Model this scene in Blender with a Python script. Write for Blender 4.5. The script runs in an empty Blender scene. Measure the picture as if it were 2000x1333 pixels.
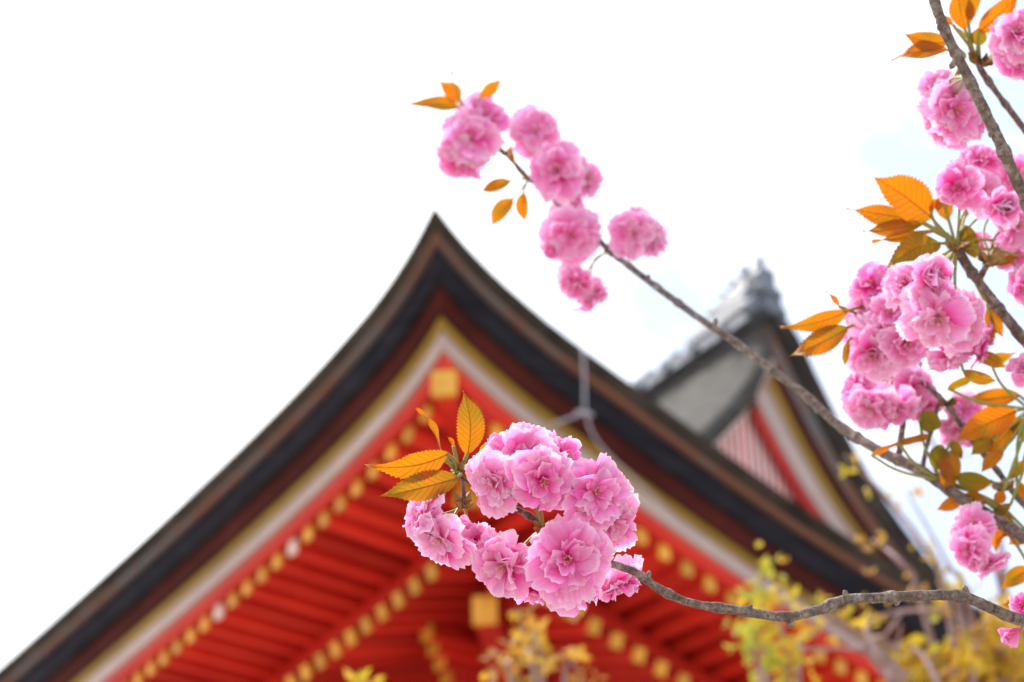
import bpy, bmesh, math, random
from mathutils import Vector, Matrix, Quaternion, noise
R_ = math.radians
S = bpy.context.scene
COL = S.collection
rnd = random.Random(7)

# ------------------------------------------------------------------ camera
PITCH, LENS = R_(35.0), 70.0
FPX = 2000 * LENS / 36.0
CAM = Vector((0, 0, 1.6))
cd = bpy.data.cameras.new('camera'); cam = bpy.data.objects.new('camera', cd); COL.objects.link(cam)
cam.location = CAM; cam.rotation_euler = (R_(90) + PITCH, 0, 0)
cd.lens = LENS; cd.sensor_width = 36; cd.clip_start = .05; cd.clip_end = 3000
cd.dof.use_dof = True; cd.dof.focus_distance = 1.10; cd.dof.aperture_fstop = 10.0
S.camera = cam
CX = Vector((1, 0, 0)); CY = Vector((0, -math.sin(PITCH), math.cos(PITCH))); CZ = Vector((0, -math.cos(PITCH), -math.sin(PITCH)))

# ------------------------------------------------------------------ sky, sun, exposure
SUN_EL, SUN_AZ = R_(60), R_(-58)
w = bpy.data.worlds.new('World'); S.world = w; w.use_nodes = True
nt = w.node_tree; N = nt.nodes; N.clear(); LK = nt.links.new
out = N.new('ShaderNodeOutputWorld'); bg = N.new('ShaderNodeBackground'); bg.inputs['Strength'].default_value = .12
sky = N.new('ShaderNodeTexSky'); sky.sky_type = 'NISHITA'; sky.sun_disc = False
sky.sun_elevation = SUN_EL; sky.sun_rotation = SUN_AZ; sky.air_density = 1.0; sky.dust_density = .6; sky.ozone_density = .7
tc = N.new('ShaderNodeTexCoord'); mp = N.new('ShaderNodeMapping'); mp.inputs['Location'].default_value = (.32, .1, .0)
nz = N.new('ShaderNodeTexNoise'); nz.inputs['Scale'].default_value = 4.2; nz.inputs['Detail'].default_value = 7; nz.inputs['Roughness'].default_value = .6
# thin bright overcast, densest in the glare round the sun, breaking up away from it
sv = (math.sin(SUN_AZ) * math.cos(SUN_EL), math.cos(SUN_AZ) * math.cos(SUN_EL), math.sin(SUN_EL))
dp = N.new('ShaderNodeVectorMath'); dp.operation = 'DOT_PRODUCT'; dp.inputs[1].default_value = sv; LK(tc.outputs['Generated'], dp.inputs[0])
ma = N.new('ShaderNodeMath'); ma.operation = 'MULTIPLY_ADD'; ma.inputs[1].default_value = 1.6; LK(dp.outputs['Value'], ma.inputs[0])
mo = N.new('ShaderNodeMath'); mo.operation = 'SUBTRACT'; mo.inputs[1].default_value = 1.15; LK(ma.outputs[0], mo.inputs[0])
rp = N.new('ShaderNodeValToRGB'); rp.color_ramp.elements[0].position = .34; rp.color_ramp.elements[1].position = .56
rp.color_ramp.elements[0].color = (.26, .26, .26, 1)
mx = N.new('ShaderNodeMixRGB'); mx.inputs['Color2'].default_value = (9.6, 9.7, 9.8, 1)
LK(tc.outputs['Generated'], mp.inputs['Vector']); LK(mp.outputs[0], nz.inputs['Vector']); LK(nz.outputs['Fac'], ma.inputs[2]); LK(mo.outputs[0], rp.inputs['Fac'])
LK(rp.outputs['Color'], mx.inputs['Fac']); LK(sky.outputs[0], mx.inputs['Color1']); LK(mx.outputs[0], bg.inputs['Color']); LK(bg.outputs[0], out.inputs['Surface'])
sd = bpy.data.lights.new('sun', 'SUN'); sd.energy = 3.0; sd.angle = R_(7); sd.color = (1, .95, .88)
sun = bpy.data.objects.new('sun', sd); COL.objects.link(sun)
sun.rotation_euler = (R_(90) - SUN_EL, 0, -SUN_AZ + math.pi)
S.view_settings.view_transform = 'Standard'; S.view_settings.look = 'None'; S.view_settings.gamma = 1; S.view_settings.exposure = 1.06
S.view_settings.use_curve_mapping = False
S.render.engine = 'CYCLES'
S.cycles.use_denoising = True
S.cycles.max_bounces = 10; S.cycles.transmission_bounces = 8; S.cycles.diffuse_bounces = 6

# ------------------------------------------------------------------ helpers
def at(u, v, d):
    """world point that photograph pixel (u,v) sees at d metres"""
    q = Vector(((u - 1000) / FPX, (666.5 - v) / FPX, -1.0)).normalized() * d
    return CAM + CX * q.x + CY * q.y - CZ * (-q.z) 

def obj(name, me, m=None, parent=None):
    if isinstance(me, bmesh.types.BMesh):
        b = me; me = bpy.data.meshes.new(name); b.normal_update(); b.to_mesh(me); b.free()
    o = bpy.data.objects.new(name, me); COL.objects.link(o)
    if m is not None and not me.materials: me.materials.append(m)
    if parent: o.parent = parent
    return o
def thing(name, label, cat, loc=(0, 0, 0), group=None):
    o = bpy.data.objects.new(name, None); COL.objects.link(o); o.location = loc; o.empty_display_size = .1
    o['label'] = label; o['category'] = cat
    if group: o['group'] = group
    return o
def smooth(me):
    for p in me.polygons: p.use_smooth = True
    return me
def pyd(name, V, Fc, m, parent=None, sm=False, off=None):
    me = bpy.data.meshes.new(name)
    if off is not None: V = [Vector(v) - off for v in V]
    me.from_pydata([tuple(v) for v in V], [], Fc); me.update()
    if sm: smooth(me)
    return obj(name, me, m, parent)
def box8(P):
    """P: 8 points, bottom loop then top loop"""
    return list(P), [(0, 3, 2, 1), (4, 5, 6, 7), (0, 1, 5, 4), (1, 2, 6, 5), (2, 3, 7, 6), (3, 0, 4, 7)]
def beam(p, q, wd, ht, up=Vector((0, 0, 1))):
    d = (q - p).normalized(); s = d.cross(up).normalized() * wd / 2; n = s.cross(d).normalized() * ht / 2
    return box8([p - s - n, p + s - n, q + s - n, q - s - n, p - s + n, p + s + n, q + s + n, q - s + n])
def interp(T, x):
    """monotone cubic through table T"""
    n = len(T)
    if x <= T[0][0]: return T[0][1] + (x - T[0][0]) * (T[1][1] - T[0][1]) / (T[1][0] - T[0][0])
    if x >= T[-1][0]: return T[-1][1] + (x - T[-1][0]) * (T[-1][1] - T[-2][1]) / (T[-1][0] - T[-2][0])
    k = max(i for i in range(n - 1) if T[i][0] <= x)
    def sl(i):
        if i <= 0: return (T[1][1] - T[0][1]) / (T[1][0] - T[0][0])
        if i >= n - 1: return (T[-1][1] - T[-2][1]) / (T[-1][0] - T[-2][0])
        return (T[i + 1][1] - T[i - 1][1]) / (T[i + 1][0] - T[i - 1][0])
    h = T[k + 1][0] - T[k][0]; t = (x - T[k][0]) / h
    return ((2*t**3 - 3*t*t + 1) * T[k][1] + (t**3 - 2*t*t + t) * h * sl(k) + (3*t*t - 2*t**3) * T[k + 1][1] + (t**3 - t*t) * h * sl(k + 1))
def crom(P, n=6):
    """Catmull-Rom through points (Vector)"""
    o = []
    for i in range(len(P) - 1):
        a = P[i - 1] if i else P[0] * 2 - P[1]; b = P[i]; c = P[i + 1]; d = P[i + 2] if i + 2 < len(P) else c * 2 - b
        for k in range(n):
            t = k / n
            o.append(.5 * ((2 * b) + (c - a) * t + (2 * a - 5 * b + 4 * c - d) * t * t + (3 * b - a - 3 * c + d) * t**3))
    o.append(P[-1].copy()); return o
def tube(P, rad, ns=10, wob=0.0, seed=0, caps=True):
    V, Fc = [], []; ref = None
    for i, p in enumerate(P):
        d = (P[min(i + 1, len(P) - 1)] - P[max(i - 1, 0)]).normalized()
        if ref is None: ref = d.orthogonal().normalized()
        ref = (ref - d * ref.dot(d)).normalized(); s = d.cross(ref)
        r = rad[i] if isinstance(rad, (list, tuple)) else rad
        for k in range(ns):
            a = 2 * math.pi * k / ns
            q = ref * math.cos(a) + s * math.sin(a)
            rr = r * (1 + wob * noise.noise(Vector((p.x, p.y, p.z)) * (1.1 / max(r, 1e-4)) * .6 + q * 1.1 + Vector((seed, 0, 0))))
            V.append(p + q * rr)
    for i in range(len(P) - 1):
        for k in range(ns):
            Fc.append((i*ns + k, i*ns + (k + 1) % ns, (i + 1)*ns + (k + 1) % ns, (i + 1)*ns + k))
    if caps:
        Fc.append(tuple(range(ns - 1, -1, -1))); Fc.append(tuple(range((len(P) - 1) * ns, len(P) * ns)))
    return V, Fc

# ------------------------------------------------------------------ materials
def mat(name):
    m = bpy.data.materials.new(name); m.use_nodes = True; t = m.node_tree
    return m, t.nodes, t.links.new, t.nodes['Principled BSDF']
def surf(name, c1, c2, scale=3, rough=.6, bump=.2, bscale=None, stretch=(1, 1, 1), metal=0, spec=.3, pos=(.35, .65), detail=6, var=0):
    m, n, L, b = mat(name)
    tc = n.new('ShaderNodeTexCoord'); mp = n.new('ShaderNodeMapping'); mp.inputs['Scale'].default_value = stretch
    L(tc.outputs['Object'], mp.inputs['Vector'])
    nz = n.new('ShaderNodeTexNoise'); nz.inputs['Scale'].default_value = scale; nz.inputs['Detail'].default_value = detail; nz.inputs['Roughness'].default_value = .65
    L(mp.outputs[0], nz.inputs['Vector'])
    r = n.new('ShaderNodeValToRGB'); r.color_ramp.elements[0].position, r.color_ramp.elements[1].position = pos
    r.color_ramp.elements[0].color = (*c1, 1); r.color_ramp.elements[1].color = (*c2, 1)
    L(nz.outputs['Fac'], r.inputs['Fac']); L(r.outputs['Color'], b.inputs['Base Color'])
    if var:                                       # each piece slightly its own tone
        oi = n.new('ShaderNodeObjectInfo'); mr = n.new('ShaderNodeMapRange'); mr.inputs[3].default_value = 1 - var; mr.inputs[4].default_value = 1 + var * .6
        hs = n.new('ShaderNodeHueSaturation'); L(oi.outputs['Random'], mr.inputs[0]); L(mr.outputs[0], hs.inputs['Value']); L(r.outputs['Color'], hs.inputs['Color']); L(hs.outputs[0], b.inputs['Base Color'])
    b.inputs['Roughness'].default_value = rough; b.inputs['Metallic'].default_value = metal; b.inputs['Specular IOR Level'].default_value = spec
    if bump:
        n2 = n.new('ShaderNodeTexNoise'); n2.inputs['Scale'].default_value = bscale or scale * 6; n2.inputs['Detail'].default_value = 5
        L(mp.outputs[0], n2.inputs['Vector']); bp = n.new('ShaderNodeBump'); bp.inputs['Strength'].default_value = bump; bp.inputs['Distance'].default_value = .01
        L(n2.outputs['Fac'], bp.inputs['Height']); L(bp.outputs[0], b.inputs['Normal'])
    return m
M = {}
M['bark_grey'] = surf('weathered bark thatch', (.022, .017, .014), (.062, .046, .036), 2.5, .9, .6, 18, spec=.08)
M['roof_grey'] = surf('grey bark roof', (.040, .036, .033), (.088, .080, .074), 1.6, .9, .7, 14, (3, 3, 9))
M['copper'] = surf('brown copper edging', (.17, .072, .045), (.13, .115, .115), .9, .65, .2, 8, pos=(.48, .62), spec=.15)
M['navy'] = surf('dark bark edge', (.012, .011, .015), (.027, .024, .030), 3, .9, .6, 30, (1, 1, 5), spec=.08)
M['maroon'] = surf('dark red-brown board', (.046, .009, .008), (.080, .015, .012), 2, .8, .3, 20, spec=.08)
M['goldpaint'] = surf('ochre yellow paint', (.23, .125, .008), (.30, .165, .012), 2.5, .5, .1)
M['white'] = surf('aged white paint', (.40, .29, .26), (.50, .37, .335), 1.5, .7, .15)
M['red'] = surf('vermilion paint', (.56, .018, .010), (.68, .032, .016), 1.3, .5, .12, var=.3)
M['red_shade_tone'] = surf('vermilion darkened for shade', (.42, .012, .008), (.52, .019, .011), 1.0, .55, .12)  # darker copy of the vermilion, under-eave shade put into the colour
M['gold'] = surf('gilt rafter cap', (.66, .30, .030), (.82, .42, .05), 9, .42, .15, metal=.2, spec=.5, var=.25)
M['palecap'] = surf('worn pale rafter cap', (.70, .55, .45), (.80, .66, .56), 9, .5, .15)
M['tile'] = surf('blue-grey roof tile', (.07, .078, .10), (.24, .25, .30), 6, .5, .3, 25)
M['plaster'] = surf('white gable board', (.78, .68, .66), (.84, .75, .73), 2, .7, .1)
M['ground'] = surf('pale gravel ground', (.28, .255, .22), (.37, .34, .30), 4, .9, .4, 60)
M['cable'] = surf('grey conductor cable', (.30, .29, .32), (.42, .40, .43), 6, .5, .1)

def bark_mat():
    m, n, L, b = mat('cherry bark')
    tc = n.new('ShaderNodeTexCoord'); uv = n.new('ShaderNodeUVMap'); 
    nz = n.new('ShaderNodeTexNoise'); nz.inputs['Scale'].default_value = 160; nz.inputs['Detail'].default_value = 7; nz.inputs['Roughness'].default_value = .7
    L(tc.outputs['Object'], nz.inputs['Vector'])
    r = n.new('ShaderNodeValToRGB'); e = r.color_ramp.elements
    e[0].position = .30; e[0].color = (.055, .036, .030, 1); e[1].position = .72; e[1].color = (.40, .335, .285, 1)
    k = r.color_ramp.elements.new(.5); k.color = (.165, .118, .095, 1)
    L(nz.outputs['Fac'], r.inputs['Fac'])
    mp = n.new('ShaderNodeMapping'); mp.inputs['Scale'].default_value = (1, 1, 1); L(uv.outputs[0], mp.inputs['Vector'])
    n2 = n.new('ShaderNodeTexNoise'); n2.inputs['Scale'].default_value = 1.0; n2.inputs['Detail'].default_value = 5; n2.inputs['Roughness'].default_value = .7
    L(mp.outputs[0], n2.inputs['Vector'])
    r2 = n.new('ShaderNodeValToRGB'); r2.color_ramp.elements[0].position = .36; r2.color_ramp.elements[1].position = .50
    r2.color_ramp.elements[0].color = (.25, .21, .19, 1); r2.color_ramp.elements[1].color = (1, 1, 1, 1)
    L(n2.outputs['Fac'], r2.inputs['Fac'])
    mm = n.new('ShaderNodeMixRGB'); mm.blend_type = 'MULTIPLY'; mm.inputs['Fac'].default_value = .8
    L(r.outputs['Color'], mm.inputs['Color1']); L(r2.outputs['Color'], mm.inputs['Color2']); L(mm.outputs[0], b.inputs['Base Color'])
    ad = n.new('ShaderNodeMath'); ad.operation = 'ADD'; L(nz.outputs['Fac'], ad.inputs[0]); L(n2.outputs['Fac'], ad.inputs[1])
    bp = n.new('ShaderNodeBump'); bp.inputs['Strength'].default_value = .9; bp.inputs['Distance'].default_value = .0012
    L(ad.outputs[0], bp.inputs['Height']); L(bp.outputs[0], b.inputs['Normal'])
    b.inputs['Roughness'].default_value = .72; b.inputs['Specular IOR Level'].default_value = .3
    return m
M['bark'] = bark_mat()

def petal_mat():
    m, n, L, b = mat('cherry petal'); n.remove(b); out = n['Material Output']
    uv = n.new('ShaderNodeUVMap'); sx = n.new('ShaderNodeSeparateXYZ'); L(uv.outputs[0], sx.inputs[0])
    r = n.new('ShaderNodeValToRGB'); e = r.color_ramp.elements
    e[0].position = 0; e[0].color = (.90, .50, .52, 1); e[1].position = 1; e[1].color = (.97, .72, .87, 1)
    for p, c in ((.22, (.90, .11, .44)), (.6, (.935, .275, .63)), (.88, (.95, .45, .76))):
        k = e.new(p); k.color = (*c, 1)
    L(sx.outputs['X'], r.inputs['Fac'])
    # fine streaks running along the petal
    mp = n.new('ShaderNodeMapping'); mp.inputs['Scale'].default_value = (2, 26, 1); L(uv.outputs[0], mp.inputs['Vector'])
    nz = n.new('ShaderNodeTexNoise'); nz.inputs['Scale'].default_value = 1; nz.inputs['Detail'].default_value = 3; L(mp.outputs[0], nz.inputs['Vector'])
    oi = n.new('ShaderNodeObjectInfo'); hs = n.new('ShaderNodeHueSaturation')
    mr = n.new('ShaderNodeMapRange'); mr.inputs[1].default_value = .3; mr.inputs[2].default_value = .7; mr.inputs[3].default_value = .88; mr.inputs[4].default_value = 1.10
    L(nz.outputs['Fac'], mr.inputs[0]); L(mr.outputs[0], hs.inputs['Value'])
    ms = n.new('ShaderNodeMapRange'); ms.inputs[3].default_value = 1.18; ms.inputs[4].default_value = .82; L(oi.outputs['Random'], ms.inputs[0]); L(ms.outputs[0], hs.inputs['Saturation'])
    L(r.outputs['Color'], hs.inputs['Color'])
    df = n.new('ShaderNodeBsdfDiffuse'); tr = n.new('ShaderNodeBsdfTranslucent'); gl = n.new('ShaderNodeBsdfGlossy'); gl.inputs['Roughness'].default_value = .45
    gl.inputs['Color'].default_value = (1, .9, .96, 1)
    bp = n.new('ShaderNodeBump'); bp.inputs['Strength'].default_value = .35; bp.inputs['Distance'].default_value = .0006; L(nz.outputs['Fac'], bp.inputs['Height'])
    for s in (df, tr, gl): L(bp.outputs[0], s.inputs['Normal'])
    L(hs.outputs[0], df.inputs['Color']); L(hs.outputs[0], tr.inputs['Color'])
    m1 = n.new('ShaderNodeMixShader'); m1.inputs[0].default_value = .46; L(df.outputs[0], m1.inputs[1]); L(tr.outputs[0], m1.inputs[2])
    m2 = n.new('ShaderNodeMixShader'); m2.inputs[0].default_value = .03; L(m1.outputs[0], m2.inputs[1]); L(gl.outputs[0], m2.inputs[2])
    L(m2.outputs[0], out.inputs['Surface']); return m
M['petal'] = petal_mat()

def leaf_mat(name, ca, cb, cc, vein=True):
    """ca orange .. cb olive chosen by the leaf's own tint"""
    m, n, L, b = mat(name); out = n['Material Output']
    at_ = n.new('ShaderNodeAttribute'); at_.attribute_type = 'OBJECT'; at_.attribute_name = 'tint'
    uv = n.new('ShaderNodeUVMap'); sx = n.new('ShaderNodeSeparateXYZ'); L(uv.outputs[0], sx.inputs[0])
    tc = n.new('ShaderNodeTexCoord'); nz = n.new('ShaderNodeTexNoise'); nz.inputs['Scale'].default_value = 45 if vein else 5; nz.inputs['Detail'].default_value = 4; L(tc.outputs['Object'], nz.inputs['Vector'])
    c = n.new('ShaderNodeMixRGB'); c.inputs['Color1'].default_value = (*ca, 1); c.inputs['Color2'].default_value = (*cb, 1)
    ad = n.new('ShaderNodeMath'); ad.operation = 'MULTIPLY_ADD'; ad.inputs[1].default_value = 1.9 if vein else 2.4; ad.inputs[2].default_value = -.92 if vein else -1.2; ad.use_clamp = False
    L(nz.outputs['Fac'], ad.inputs[0]); a2 = n.new('ShaderNodeMath'); a2.operation = 'ADD'; a2.use_clamp = True; L(ad.outputs[0], a2.inputs[0]); L(at_.outputs['Fac'], a2.inputs[1])
    L(a2.outputs[0], c.inputs['Fac']); col = c.outputs[0]
    hgt = None
    if vein:
        # |v| distance from midrib, side veins sweeping forward
        ab = n.new('ShaderNodeMath'); ab.operation = 'ABSOLUTE'; L(sx.outputs['Y'], ab.inputs[0])
        mu = n.new('ShaderNodeMath'); mu.operation = 'MULTIPLY_ADD'; mu.inputs[1].default_value = -.20; L(ab.outputs[0], mu.inputs[0]); L(sx.outputs['X'], mu.inputs[2])
        m3 = n.new('ShaderNodeMath'); m3.operation = 'MULTIPLY'; m3.inputs[1].default_value = 2 * math.pi * 11; L(mu.outputs[0], m3.inputs[0])
        sn = n.new('ShaderNodeMath'); sn.operation = 'COSINE'; L(m3.outputs[0], sn.inputs[0])
        r1 = n.new('ShaderNodeMapRange'); r1.inputs[1].default_value = .80; r1.inputs[2].default_value = 1.0; L(sn.outputs[0], r1.inputs[0])
        r2 = n.new('ShaderNodeMapRange'); r2.inputs[1].default_value = .07; r2.inputs[2].default_value = .02; L(ab.outputs[0], r2.inputs[0])
        mxx = n.new('ShaderNodeMath'); mxx.operation = 'MAXIMUM'; L(r1.outputs[0], mxx.inputs[0]); L(r2.outputs[0], mxx.inputs[1]); hgt = mxx.outputs[0]
        vm = n.new('ShaderNodeMath'); vm.operation = 'MULTIPLY'; vm.inputs[1].default_value = .28; L(hgt, vm.inputs[0])
        c2 = n.new('ShaderNodeMixRGB'); c2.inputs['Color2'].default_value = (*cc, 1); L(vm.outputs[0], c2.inputs['Fac']); L(col, c2.inputs['Color1']); col = c2.outputs[0]
    L(col, b.inputs['Base Color']); b.inputs['Roughness'].default_value = .42; b.inputs['Specular IOR Level'].default_value = .35
    tr = n.new('ShaderNodeBsdfTranslucent'); hs = n.new('ShaderNodeHueSaturation'); hs.inputs['Saturation'].default_value = 1.15; hs.inputs['Value'].default_value = 1.2
    L(col, hs.inputs['Color']); L(hs.outputs[0], tr.inputs['Color'])
    mxs = n.new('ShaderNodeMixShader'); mxs.inputs[0].default_value = .55; L(b.outputs[0], mxs.inputs[1]); L(tr.outputs[0], mxs.inputs[2]); L(mxs.outputs[0], out.inputs['Surface'])
    if hgt:
        bp = n.new('ShaderNodeBump'); bp.inputs['Strength'].default_value = .6; bp.inputs['Distance'].default_value = .0008; bp.invert = True
        L(hgt, bp.inputs['Height']); L(bp.outputs[0], b.inputs['Normal']); L(bp.outputs[0], tr.inputs['Normal'])
    return m
M['leaf'] = leaf_mat('bronze cherry leaf', (.52, .15, .014), (.19, .155, .020), (.36, .085, .010))
def young_mat():
    m, n, L, b = mat('yellow young foliage'); out = n['Material Output']
    tc = n.new('ShaderNodeTexCoord'); nz = n.new('ShaderNodeTexNoise'); nz.inputs['Scale'].default_value = 9; nz.inputs['Detail'].default_value = 2; L(tc.outputs['Object'], nz.inputs['Vector'])
    at_ = n.new('ShaderNodeAttribute'); at_.attribute_type = 'OBJECT'; at_.attribute_name = 'tint'
    ad = n.new('ShaderNodeMath'); ad.operation = 'ADD'; L(nz.outputs['Fac'], ad.inputs[0]); L(at_.outputs['Fac'], ad.inputs[1])
    r = n.new('ShaderNodeValToRGB'); e = r.color_ramp.elements; e[0].position = .32; e[0].color = (.30, .17, .11, 1); e[1].position = .98; e[1].color = (.36, .40, .05, 1)
    for p, c in ((.46, (.46, .25, .07)), (.58, (.62, .35, .03)), (.76, (.60, .44, .03))): k = e.new(p); k.color = (*c, 1)
    L(ad.outputs[0], r.inputs['Fac']); L(r.outputs[0], b.inputs['Base Color']); b.inputs['Roughness'].default_value = .6
    tr = n.new('ShaderNodeBsdfTranslucent'); L(r.outputs[0], tr.inputs['Color']); mxs = n.new('ShaderNodeMixShader'); mxs.inputs[0].default_value = .45
    L(b.outputs[0], mxs.inputs[1]); L(tr.outputs[0], mxs.inputs[2]); L(mxs.outputs[0], out.inputs['Surface']); return m
M['young'] = young_mat()
M['stalk'] = surf('green flower stalk', (.20, .24, .045), (.32, .30, .075), 60, .5, .1)
M['scale'] = surf('brown bud scale', (.22, .10, .035), (.36, .24, .06), 120, .6, .2)
M['stamen'] = surf('pale stamen', (.70, .55, .22), (.80, .68, .35), 60, .6, 0)
M['twig'] = surf('pinkish grey twig bark', (.24, .14, .13), (.40, .27, .26), 30, .8, .3)

# ------------------------------------------------------------------ ground
g = pyd('ground', [(-600, -600, 0), (600, -600, 0), (600, 600, 0), (-600, 600, 0)], [(0, 1, 2, 3)], M['ground']); g['kind'] = 'structure'

# ------------------------------------------------------------------ temple hall
HR = R_(53)
r_ = Vector((math.sin(HR), math.cos(HR), 0)); l_ = Vector((-math.cos(HR), math.sin(HR), 0)); UP = Vector((0, 0, 1))
CORNER = at(848, 402, 13.0)
hall = thing('temple_hall', 'vermilion temple hall with dark layered bark eaves sweeping up to a pointed corner', 'temple', Vector((CORNER.x, CORNER.y, 0)) + (l_ + r_) * 4.2)
HO = hall.location.copy()
def W(a, b, z): return CORNER + l_ * a + r_ * b + UP * z
def on_eave(P, d):
    n = Vector((-d.y, d.x, 0)); o = []
    for u, v in P:
        q = at(u, v, 1) - CAM; X = CAM + q * ((CORNER - CAM).dot(n) / q.dot(n)) - CORNER; o.append((X.dot(d), X.z))
    return o
LT = on_eave(((848, 408), (800, 490), (740, 580), (660, 678), (580, 765), (480, 865), (380, 961), (280, 1054), (180, 1145), (80, 1235), (0, 1305)), l_)
RT = on_eave(((848, 408), (900, 470), (960, 535), (1040, 606), (1120, 668), (1220, 741), (1320, 815), (1420, 888), (1520, 959), (1620, 1026), (1720, 1088), (1820, 1143)), r_)
LT[0] = RT[0] = (0, 0)
e = LT[-1]; LT += [(e[0] + 2.5, e[1] - .08), (e[0] + 5, e[1] - .1), (e[0] + 9, e[1] - .1)]
e = RT[-1]; RT += [(e[0] + 1.2, e[1] - .05), (e[0] + 3, e[1] - .05), (9.6, e[1] + .12), (11, e[1] + .42), (12.3, e[1] + .85), (13.4, e[1] + 1.4)]
LLEN, RLEN = 14.0, 13.4
def ez(a, b):
    """lift of the eave line at plan position (a along left eave, b along right eave)"""
    if a >= b: zl = interp(LT, a); 
    else: zl = interp(RT, b)
    m = max(a, b)
    if m < 1.0:                                   # both eaves share one height at the mitre
        avg = .5 * (interp(LT, m) + interp(RT, m)); t = min(1, max(0, m / 1.0)); t = t * t
        t = min(1.0, abs(a - b) / .5) * t + 0
        return avg * (1 - t) + zl * t
    return zl
ST = [0, .08, .16, .25, .35, .47, .6, .75, .92, 1.1, 1.3, 1.55, 1.8, 2.1, 2.4, 2.75, 3.1, 3.5, 3.9, 4.3, 4.8, 5.3, 5.9, 6.6, 7.4, 8.3, 9.3, 10.3, 11.2, 12, 12.7, 13.4]
def eave_strip(name, sec, m, side, parent=hall):
    """closed section [(inset, dz)] swept along one eave and mitred at the corner"""
    V, Fc = [], []; n = len(sec)
    for s in ST:
        for i, dz in sec:
            a, b = (i + s, i) if side == 'L' else (i, i + s)
            V.append(W(a, b, ez(a, b) + dz))
    for k in range(len(ST) - 1):
        for j in range(n):
            f = (k*n + j, k*n + (j + 1) % n, (k + 1)*n + (j + 1) % n, (k + 1)*n + j)
            Fc.append(f if side == 'L' else f[::-1])
    c0, c1 = tuple(range(n)), tuple(range((len(ST) - 1)*n, len(ST)*n))
    Fc += [c0[::-1], c1] if side == 'L' else [c0, c1[::-1]]
    return pyd(name, V, Fc, m, parent, off=HO)
def layer(name, i0, z0, i1, z1, m, depth=.5):
    z0, z1 = z0 * .89, z1 * .89
    for side in 'LR':
        eave_strip(name, [(i0, z0), (i1, z1), (i1 + depth, z1 + .01), (i0 + depth, z0)], m, side)
layer('bark_eave_top', .0, .0, .035, -.115, M['bark_grey'])
layer('copper_edging', .05, -.117, .060, -.168, M['copper'])
layer('bark_eave_middle', .095, -.170, .13, -.365, M['navy'])
layer('bark_eave_lower', .17, -.367, .205, -.510, M['maroon'])
layer('ochre_fascia', .235, -.512, .245, -.585, M['goldpaint'])
layer('white_fascia', .265, -.587, .280, -.692, M['white'])
layer('eave_batten', .315, -.694, .345, -.775, M['red'])

# sheathing above the rafters
def soffit(name, i0, i1, z0, z1, m, side):
    sec = [(i0, z0), (i1, z1), (i1, z1 + .03), (i0, z0 + .03)]
    V, Fc = [], []; n = 4
    for s in ST:
        for i, dz in sec:
            a, b = (i + s, i) if side == 'L' else (i, i + s)
            V.append(W(a, b, rz(a, b, i) + dz))
    for k in range(len(ST) - 1):
        for j in range(n):
            f = (k*n + j, k*n + (j + 1) % n, (k + 1)*n + (j + 1) % n, (k + 1)*n + j)
            Fc.append(f if side == 'L' else f[::-1])
    return pyd(name, V, Fc, m, hall, off=HO)
FLAT = -1.25
IW = 4.2                                          # the wall stands this far behind the eave edge
def rz(a, b, i):
    """height of the rafter bed: follows the eave outside, level at the wall"""
    t = max(0, min(1, (i - .4) / (IW - .4)))
    m = max(a, b)
    return ez(a, b) * (1 - t * .55) + FLAT * t * .55
Z1 = -.694                                        # top of the flying rafters at the eave
def fly_z(i): return Z1 + .10 * (i - .4)
BASE_I = 1.16
def base_z(i): return -.900 + .42 * (i - BASE_I)
for sd_ in 'LR':
    soffit('soffit_board', .40, BASE_I + .35, fly_z(.40) + .004, fly_z(BASE_I + .35) + .004, M['red_shade_tone'], sd_)
    soffit('inner_soffit_board', BASE_I - .02, IW, base_z(BASE_I) + .004, base_z(IW) + .004, M['red_shade_tone'], sd_)
    eave_strip('rafter_beam', [(BASE_I + .06, base_z(BASE_I) + .008), (BASE_I + .20, base_z(BASE_I) + .008), (BASE_I + .20, fly_z(BASE_I) - .105), (BASE_I + .06, fly_z(BASE_I) - .105)], M['red'], sd_)
def rafter(side, s, i0, i1, zf, wd, ht, pale=False):
    i1 = min(i1, s - .10)
    if i1 - i0 < .08: return
    pt = lambda i, dz=0: (W(s, i, rz(s, i, i) + zf(i) + dz) if side == 'L' else W(i, s, rz(i, s, i) + zf(i) + dz))
    p, q = pt(i0, -ht / 2), pt(i1, -ht / 2)
    V, Fc = beam(p, q, wd, ht)
    o = pyd('rafter', V, Fc, M['red'], hall, off=HO)
    d = (q - p).normalized(); V, Fc = beam(p - d * .008, p + d * .02, wd + .006, ht + .006)
    pyd('end_cap', V, Fc, M['palecap' if pale else 'gold'], o, off=HO)
SP = .200
for side in 'LR':
    k = 0; s = .62
    while s < (9.2 if side == 'L' else 9.0):
        pale = side == 'L' and k in (8, 13)
        rafter(side, s, .40, BASE_I + .3, fly_z, .080, .094, pale)
        if s > BASE_I + .3: rafter(side, s, BASE_I, IW, base_z, .082, .098)
        s += SP; k += 1
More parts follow.
